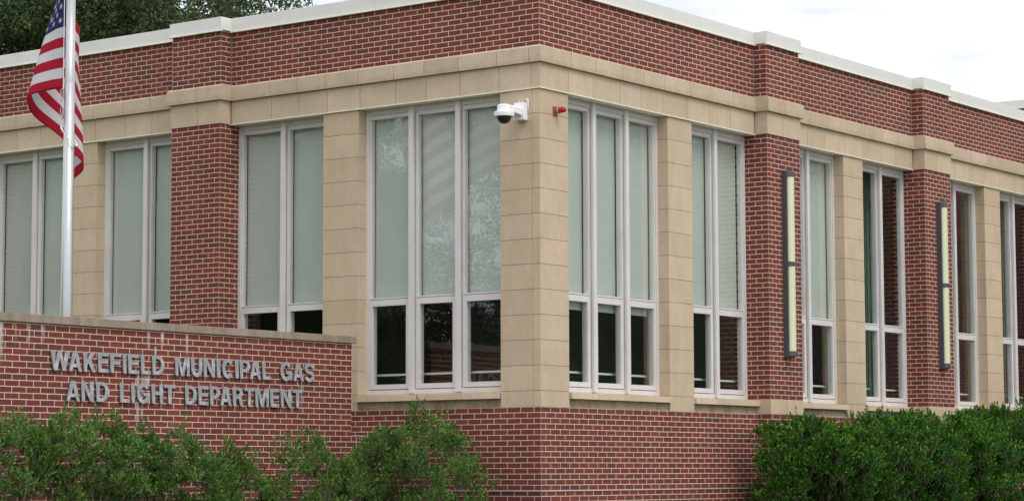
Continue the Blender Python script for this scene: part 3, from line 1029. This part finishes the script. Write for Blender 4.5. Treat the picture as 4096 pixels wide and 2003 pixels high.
# ------------------------------------------------------------------ alarm beacon
be = thing('alarm_beacon', 'small red alarm beacon on a faded red plate beside the white camera', 'alarm light', (.03, .33, ZB + 3.66))
mb = MB()
box(mb, 'R', .275, .362, 0.001, .014, 3.595, 3.716)
bevel(mb.build('plate', M['red_paint'], be), .003)
mb = MB()
lathe(mb, (.014, .335, ZB + 3.668), (1, .05, 0), [(0, .020), (.020, .020), (.022, .040), (.040, .044), (.048, .044)], 24)
mb.build('ring', M['chrome'], be)
mb = MB()
lathe(mb, (.062, .337, ZB + 3.668), (1, .05, 0.03), [(0, .038), (.03, .038), (.060, .036), (.078, .031), (.089, .020), (.093, .002)], 24)
mb.build('lens', M['red_lens'], be, smooth=True)

# ------------------------------------------------------------------ wall lights on the pilasters
def wall_light(s, label):
    t = thing('wall_light', label, 'wall light', (PD, s, ZB + 2.1), 'wall lights on the brick pilasters')
    z0, z1 = 0.812, 3.422
    def prof(wd, d0, bulge, n=8):
        pts = [(-wd / 2, PD), (-wd / 2, PD + d0)]
        for i in range(1, n):
            a = math.pi * i / n
            pts.append((-wd / 2 * math.cos(a), PD + d0 + bulge * math.sin(a)))
        pts += [(wd / 2, PD + d0), (wd / 2, PD)]
        return pts
    def ext(mb, pr, za, zb_):
        lo_ = [W3('R', s + a, d, za) for a, d in pr]
        hi_ = [W3('R', s + a, d, zb_) for a, d in pr]
        for i in range(len(pr)):
            j = (i + 1) % len(pr)
            mb.poly([lo_[i], lo_[j], hi_[j], hi_[i]])
        mb.poly(lo_[::-1]); mb.poly(hi_)
    hb = MB()
    ext(hb, [(-.092, PD + .001), (-.092, PD + .078), (-.080, PD + .086), (.080, PD + .086), (.092, PD + .078), (.092, PD + .001)], z0 + .02, z1 - .01)
    def cap(za, zb_, flip):
        # end piece with a sloping shoulder over the lens
        a = prof(.186, .080, .058)
        b = prof(.186, .080, .012)
        lo_ = [W3('R', s + q, d, za) for q, d in (b if flip else a)]
        hi_ = [W3('R', s + q, d, zb_) for q, d in (a if flip else b)]
        for i in range(len(a)):
            j = (i + 1) % len(a)
            hb.poly([lo_[i], lo_[j], hi_[j], hi_[i]])
        hb.poly(lo_[::-1]); hb.poly(hi_)
    cap(z1 - .005, z1 + .012, False)
    ext(hb, prof(.186, .080, .060), 3.345, z1 - .005)
    ext(hb, prof(.186, .080, .060), z0 + .005, 0.885)
    cap(z0 - .012, z0 + .005, True)
    ext(hb, prof(.186, .080, .060), 2.078, 2.145)
    hb.build('housing', M['dark_metal'], t)
    for a, b in ((0.8855, 2.0775), (2.1455, 3.3445)):
        lb = MB()
        ext(lb, [(-.076, PD + .0865)] + [(-.076 * math.cos(math.pi * i / 10), PD + .088 + .050 * math.sin(math.pi * i / 10)) for i in range(11)] + [(.076, PD + .0865)], a, b)
        lb.build('lens', M['lens'], t)
    return t
wall_light(PILS[0] + .475, 'tall pale twin lens wall light on the brick pilaster nearer the corner')
wall_light(PILS[1] + .475, 'tall pale twin lens wall light on the farther brick pilaster by the dark windows')

# ------------------------------------------------------------------ foliage
def leaves(pos, axis, size, width, rg):
    """one kite-shaped leaf per row: returns verts, faces"""
    n = len(pos)
    axis = axis / np.linalg.norm(axis, axis=1, keepdims=True)
    q = rg.normal(size=(n, 3))
    side = np.cross(axis, q)
    side /= np.linalg.norm(side, axis=1, keepdims=True) + 1e-9
    nrm = np.cross(side, axis)
    size = size[:, None]
    width = width[:, None]
    v = np.empty((n, 6, 3))
    v[:, 0] = pos
    v[:, 1] = pos + axis * size * .30 + side * width * .46 + nrm * size * .05
    v[:, 2] = pos + axis * size * .74 + side * width * .40 + nrm * size * .03
    v[:, 3] = pos + axis * size - nrm * size * .05
    v[:, 4] = pos + axis * size * .74 - side * width * .40 + nrm * size * .03
    v[:, 5] = pos + axis * size * .30 - side * width * .46 + nrm * size * .05
    return v.reshape(-1, 3)

def leaf_mesh(name, v, mat, tip=None, ti=None):
    n = len(v) // 6
    me = bpy.data.meshes.new(name)
    me.vertices.add(len(v))
    me.vertices.foreach_set('co', v.astype(np.float32).ravel())
    me.loops.add(n * 6)
    me.loops.foreach_set('vertex_index', np.arange(n * 6, dtype=np.int32))
    me.polygons.add(n)
    me.polygons.foreach_set('loop_start', np.arange(0, n * 6, 6, dtype=np.int32))
    me.polygons.foreach_set('loop_total', np.full(n, 6, dtype=np.int32))
    me.materials.append(mat)
    if tip:
        me.materials.append(tip)
        me.polygons.foreach_set('material_index', ti.astype(np.int32))
    me.update(calc_edges=True)
    me.validate()
    return me

def sprigs(base, dirs, length, nleaf, ls, lw, rg):
    """leafy shoots: base points, directions and lengths -> leaf verts"""
    n = len(base)
    dirs = dirs / np.linalg.norm(dirs, axis=1, keepdims=True)
    a = np.cross(dirs, rg.normal(size=(n, 3)))
    a /= np.linalg.norm(a, axis=1, keepdims=True)
    b = np.cross(dirs, a)
    P, A, S = [], [], []
    for k in range(nleaf):
        t = (k + .5) / nleaf
        ph = 2.4 * k + rg.uniform(-.4, .4, n)
        rad = a * np.cos(ph)[:, None] + b * np.sin(ph)[:, None]
        P.append(base + dirs * (length * t)[:, None])
        lift = .45 + .9 * t
        A.append(dirs * lift + rad * (1.1 - .75 * t) + rg.normal(scale=.16, size=(n, 3)))
        S.append(ls * (1.08 - .35 * abs(t - .5)) * rg.uniform(.75, 1.2, n))
    S = np.concatenate(S)
    return leaves(np.concatenate(P), np.concatenate(A), S, S * lw, rg)

def shrub(name, label, group, env, side, dep, zlow, count, thr, mat, ls=.031, lw=.52, seed=1, nl=11, up=.62, slen=.08, nscale=2.4, stems=6, under=1.1, tr=.105):
    """env: outline of the top as (t, z) pairs; dep = (near, far) offsets; side 'R' along world Y off the right facade, 'S' along the sign wall, 'L' off the left facade"""
    rg = np.random.default_rng(seed)
    et = np.array([e[0] for e in env]); ez = np.array([e[1] for e in env])
    def P(t, d, z):
        return {'R': (d, t, z + ZB), 'S': (-2.5 + d, t, z + ZB), 'L': (-t, -d, z + ZB)}[side]
    bs, ds, ln = [], [], []
    tm, dm = (et[0] + et[-1]) / 2, (dep[0] + dep[1]) / 2
    full = (dep[1] - dep[0]) / 2
    axis_out = np.array(P(0, 1, 0)) - np.array(P(0, 0, 0))
    tufts = []
    tries = 0
    ntuft = int(count / 12)
    while len(tufts) < ntuft and tries < ntuft * 60:
        tries += 1
        t = rg.uniform(et[0], et[-1])
        front = rg.uniform() < .60
        endd = min(t - et[0], et[-1] - t)
        hd = full * min(1.0, .40 + .60 * endd / .55)
        q = rg.uniform() if front else rg.uniform() ** 2.2
        x = 1 - 1.1 * rg.uniform() ** 1.8 if front else rg.uniform(-1, 1)
        x -= 1.35 * max(0.0, q - .40)
        top = np.interp(t, et, ez)
        top -= .42 * x * x * hd if x > 0 else .12 * x * x
        low = zlow + max(0.0, .55 - endd) * under
        z = top - tr * 1.25 - q * max(.05, top - low)
        lump = noise.noise(Vector((t * 1.9, z * 2.3, seed * 1.7))) + .5 * noise.noise(Vector((t * 4.1, z * 4.7, seed * .7)))
        d = dm + hd * (x + (.55 if side == 'R' else .40) * lump)
        if side == 'R':                      # the massed shrubs overhang at their near end
            t += 1.5 * max(0.0, q - .30) * max(0.0, 1 - (t - et[0]) / 1.1) * (under - 1.1)
        p = P(t, d, z)
        if noise.noise(Vector((p[0] * nscale, p[1] * nscale, p[2] * nscale + seed * 3.1))) < thr and (front or side != 'R'): continue
        tufts.append((np.array(p), np.array(P(t * .8 + tm * .2, dm - .2 * full, z - .35))))
    for t, z in env[1:-1]:                 # tufts that make the outline
        for q in range(2):
            c = np.array(P(t + rg.normal(scale=.02), dm + rg.uniform(-.3, .3) * full, z - tr * (1.15 + q)))
            tufts.append((c, c - np.array((0, 0, .3))))
    for c, root_ in tufts:
        o3 = c - root_
        o3 = o3 / (np.linalg.norm(o3) + 1e-6)
        rt = tr * rg.uniform(.7, 1.35)
        for k in range(13):
            v = rg.normal(size=3)
            v /= np.linalg.norm(v)
            v = v * .9 + o3 * .35
            v[2] = abs(v[2]) * 1.15 - .25
            bs.append(c + v * rt * rg.uniform(.25, .95))
            ds.append(v * .75 + np.array((0, 0, up)) + rg.normal(scale=.18, size=3))
            ln.append(slen * rg.uniform(.7, 1.3))
    bs, ds, ln = np.array(bs), np.array(ds), np.array(ln)
    root = thing(name, label, 'shrub', P(tm, dm, -ZB), group)
    young = rg.uniform(size=len(bs)) < .42                 # shoots with pale new leaves at their tips
    ti = np.concatenate([(young & (rg.uniform(size=len(bs)) < .85)) if k >= nl - 3 else np.zeros(len(bs), bool) for k in range(nl)])
    o = link('foliage', leaf_mesh('foliage', sprigs(bs, ds, ln, nl, ls, lw, rg), mat, M['tip_hedge' if side == 'R' else 'tip_left'], ti), root)
    mb = MB()
    for k in range(stems):
        t0 = tm + rg.uniform(-.3, .3) * (et[-1] - et[0])
        b0 = Vector(P(t0, dm + rg.uniform(-.1, .1), -ZB))
        for q in range(4):
            i = rg.integers(0, len(bs))
            e = Vector(bs[i])
            if abs((e - b0).x) + abs((e - b0).y) > 1.2: continue
            m1 = b0.lerp(e, .45) + Vector((rg.normal(scale=.05), rg.normal(scale=.05), .12))
            m2 = b0.lerp(e, .75) + Vector((rg.normal(scale=.04), rg.normal(scale=.04), .08))
            tube(mb, [b0, m1, m2, e], [.012, .008, .005, .003], 5)
    # twig of every third sprig
    for i in range(0, len(bs), 4):
        e = Vector(bs[i]); dd = Vector(ds[i]).normalized()
        tube(mb, [e - dd * .10 - Vector((0, 0, .03)), e, e + dd * ln[i] * .7], [.003, .0022, .0012], 3, caps=False)
    mb.build('stems', M['stem'], root)
    return root

GL = 'shrubs growing in front of the lettered brick wall'
shrub('shrub', 'leafy green shrub cut by the left edge below the coping streaks', GL,
      [(-8.6, -.35), (-8.0, -.22), (-7.4, -.27), (-7.22, -.28), (-7.0, -.30), (-6.91, -.15), (-6.8, -.30), (-6.72, -.42)], 'S', (.45, 1.35), -1.75, 2400, -.14, M['leaf_left'], seed=3)
shrub('shrub', 'full bushy green shrub rising under the first word of the second lettering row', GL,
      [(-6.70, -.50), (-6.55, -.27), (-6.38, -.20), (-6.20, -.12), (-6.05, -.22), (-5.93, -.13), (-5.80, -.24), (-5.65, -.14), (-5.50, -.25), (-5.35, -.38), (-5.25, -.50)], 'S', (.40, 1.35), -1.75, 2900, -.15, M['leaf_left'], seed=5)
shrub('shrub', 'loose green shrub with knobbly separate tufts under the middle of the lettering', GL,
      [(-5.30, -.60), (-5.12, -.46), (-5.02, -.50), (-4.94, -.23), (-4.86, -.52), (-4.66, -.44), (-4.48, -.28), (-4.36, -.36), (-4.26, -.50), (-4.16, -.44), (-4.02, -.60), (-3.86, -.66), (-3.78, -.84)], 'S', (.40, 1.30), -1.75, 2200, -.08, M['leaf_left'], seed=8)
shrub('shrub', 'small ragged shrub of narrow tufts left of the last word of the lettering', GL,
      [(-3.72, -.95), (-3.64, -.52), (-3.60, -.38), (-3.50, -.58), (-3.40, -.76), (-3.24, -.58), (-3.16, -.74), (-3.06, -1.0)], 'S', (.45, 1.1), -1.75, 700, -.10, M['leaf_left'], seed=12, stems=4)
shrub('shrub', 'thin twiggy shrub with bare stems near the right end of the low wall', GL,
      [(-3.05, -1.0), (-2.88, -.46), (-2.74, -.72), (-2.60, -.46), (-2.54, -.24), (-2.42, -.42), (-2.30, -.44), (-2.22, -.33), (-2.10, -.62), (-1.98, -.70), (-1.82, -.62), (-1.66, -.62), (-1.52, -.85)], 'S', (.50, 1.25), -1.6, 1150, -.04, M['leaf_left'], seed=15, stems=11)
shrub('shrub', 'pointed dense shrub in front of the low brick under the corner window', GL,
      [(2.25, -.70), (2.05, -.46), (1.92, -.50), (1.82, -.24), (1.70, -.40), (1.60, -.40), (1.50, -.22), (1.36, -.14), (1.22, .08), (1.10, -.04), (1.04, -.22), (.92, -.26), (.78, -.16), (.68, -.34), (.60, -.56), (.50, -.70), (.36, -.58), (.28, -.80)][::-1], 'L', (.35, 1.45), -1.75, 3900, -.34, M['leaf_left'], seed=21, stems=8)
GR = 'tall evergreen shrubs massed along the right facade'
shrub('shrub', 'rounded dark evergreen shrub covering the foot of the nearer brick pilaster', GR,
      [(3.90, -1.00), (3.95, -0.80), (4.00, -0.63), (4.08, -0.45), (4.15, -0.35), (4.24, -0.22), (4.40, -0.11), (4.70, -0.03), (4.95, -0.07), (5.25, -0.09), (5.45, -0.19), (5.70, -0.35)], 'R', (.50, 1.75), -1.45, 6600, -.14, M['leaf_hedge'], ls=.037, tr=.125, slen=.095, seed=31, under=1.9)
shrub('shrub', 'broad dark evergreen shrub between the nearer pilaster and the farther wall light', GR,
      [(5.30, -0.35), (5.65, -0.17), (6.0, -0.13), (6.4, -0.03), (6.9, 0.08), (7.3, 0.07), (7.7, -0.01), (8.0, -0.05), (8.2, -0.19)], 'R', (.40, 1.90), -1.75, 7000, -.14, M['leaf_hedge'], ls=.037, tr=.125, slen=.095, seed=33)
shrub('shrub', 'dark evergreen shrub with pale upright shoots under the farther brick pilaster', GR,
      [(7.8, -0.19), (8.1, 0.01), (8.5, 0.10), (8.75, 0.09), (9.0, -0.06), (9.25, -0.07), (9.55, 0.03), (9.8, -0.09)], 'R', (.40, 1.90), -1.75, 6000, -.14, M['leaf_hedge'], ls=.037, tr=.125, slen=.095, seed=36)
shrub('shrub', 'tallest dark evergreen shrub cut by the right edge of the picture', GR,
      [(9.4, -0.14), (9.8, 0.05), (10.15, 0.14), (10.5, 0.24), (10.8, 0.18), (11.25, 0.28), (11.7, 0.25), (12.3, 0.26), (13.0, 0.21), (13.6, 0.06)], 'R', (.40, 1.90), -1.75, 8000, -.14, M['leaf_hedge'], ls=.037, tr=.125, slen=.095, seed=39)

# the pale young shoot sticking up in front of the brick
rg = np.random.default_rng(77)
root = thing('sapling', 'single pale green young shoot standing up between the shrub tufts', 'plant', (-1.55, -4.5, 0))
bp = [(-1.55, -4.56 + .02 * math.sin(i), ZB - .75 + i * .075) for i in range(9)]
mb = MB()
tube(mb, [(-1.55, -4.62, 0), (-1.55, -4.6, ZB - 1.2)] + bp, [.008, .006] + [.0035] * 9, 5)
mb.build('stems', M['stem'], root)
ps, ax_ = [], []
for i, p in enumerate(bp):
    for k in range(3):
        ps.append(p)
        ax_.append((rg.normal(scale=.6), rg.choice((-1, 1)) * rg.uniform(.6, 1.2), rg.uniform(-.1, .8)))
ps, ax_ = np.array(ps), np.array(ax_, dtype=float)
link('foliage', leaf_mesh('foliage', leaves(ps, ax_, rg.uniform(.055, .085, len(ps)), rg.uniform(.025, .035, len(ps)), rg), M['leaf_tip']), root)

# ------------------------------------------------------------------ trees
def tree_meshes(seed, nl=150000):
    rg = np.random.default_rng(seed)
    cl = []
    mb = MB()
    tube(mb, [(0, 0, 0), (.05, .03, 2.5), (-.05, .08, 5), (.1, 0, 8), (0, .1, 11.5)], [.38, .30, .25, .18, .06], 10)
    for k in range(54):
        a = rg.uniform(0, 2 * math.pi)
        h = rg.uniform(1.6, 11)
        reach = rg.uniform(2.2, 5.2) * (1.0 - .45 * max(0, (h - 7) / 4))
        e = Vector((math.cos(a) * reach, math.sin(a) * reach, h + rg.uniform(.6, 3.2)))
        s = Vector((0, 0, h))
        m = s.lerp(e, .5) + Vector((0, 0, .4))
        tube(mb, [s, m, e], [.09, .05, .02], 6)
        for q in range(14):
            t = rg.uniform(.3, 1.08)
            c = s.lerp(e, t) + Vector(rg.normal(scale=.62, size=3))
            cl.append((*c, rg.uniform(.24, .66)))
            if q < 5:
                tube(mb, [s.lerp(e, min(t, 1)), c], [.022, .008], 4, caps=False)
    cl = np.array(cl)
    i = rg.choice(len(cl), nl, p=cl[:, 3] ** 2 / (cl[:, 3] ** 2).sum())
    v = rg.normal(size=(nl, 3))
    v /= np.linalg.norm(v, axis=1, keepdims=True)
    pos = cl[i, :3] + v * (cl[i, 3] * rg.uniform(.15, 1, nl) ** .5)[:, None] * np.array((1.15, 1.15, .72))
    axis = v * .6 + rg.normal(scale=.6, size=(nl, 3)) + np.array((0, 0, -.35))
    sz = rg.uniform(.055, .095, nl)
    return leaf_mesh('crown', leaves(pos, axis, sz, sz * .62, rg), M['leaf_tree']), mb.mesh('trunk', [M['bark']])
TM = [tree_meshes(101), tree_meshes(202)]
def tree(x, y, rz, sc, which, label, group):
    t = thing('tree', label, 'tree', (x, y, 0), group)
    t.rotation_euler = (0, 0, rz)
    t.scale = (sc, sc, sc)
    for nm, me in zip(('crown', 'trunk'), TM[which]):
        o = bpy.data.objects.new(nm, me)
        C.objects.link(o)
        o.parent = t
    return t
def behind(px, depth):
    """ground point on the line of sight of a picture column, at a distance"""
    k = (px - 2048) / 9367.58
    f2 = Vector((-math.sin(yaw), math.cos(yaw), 0))
    p = CAM + (f2 + r0 * k) * depth
    return p.x, p.y
GT = 'dark trees rising behind the roof at upper left'
for px, dpt, rz, s, wch, lab in ((-230, 52, .3, 1.12, 0, 'dark leafy tree behind the roof at the left edge of the picture'),
                                 (330, 56, 1.9, 1.22, 1, 'dark leafy tree behind the roof just right of the flagpole'),
                                 (760, 53, 4.0, 1.05, 0, 'dark leafy tree behind the roof above the brick pilaster'),
                                 (1010, 60, 2.6, 1.00, 1, 'open crowned tree behind the roof, rightmost of the dark trees')):
    x, y = behind(px, dpt)
    tree(x, y, rz, s, wch, lab, GT)
GA = 'trees across the lawn seen only as reflections in the windows'
for i, (x, y, s) in enumerate(((-19, -28, 1.1), (-30, -27, 1.1), (-40, -24, 1.1), (-52, -25, 1.1),
                               (-24, -36, .62), (-15, -33, .6), (-34, -36, .62), (-29, -42, .85), (-44, -34, 1.1), (-20, -42, .72), (-39, -40, 1.1), (-48, -42, 1.2), (-60, -36, 1.2),
                               (20, 34, 1.05), (26, 41, 1.15), (19, 47, 1.1), (32, 50, 1.15), (25, 57, 1.15), (37, 60, 1.2), (31, 69, 1.2), (43, 72, 1.2), (22, 74, 1.2), (37, 84, 1.2), (50, 86, 1.2))):
    tree(x, y, i * 1.3, s, i % 2, 'leafy tree across the lawn, reflected in the tall windows', GA)
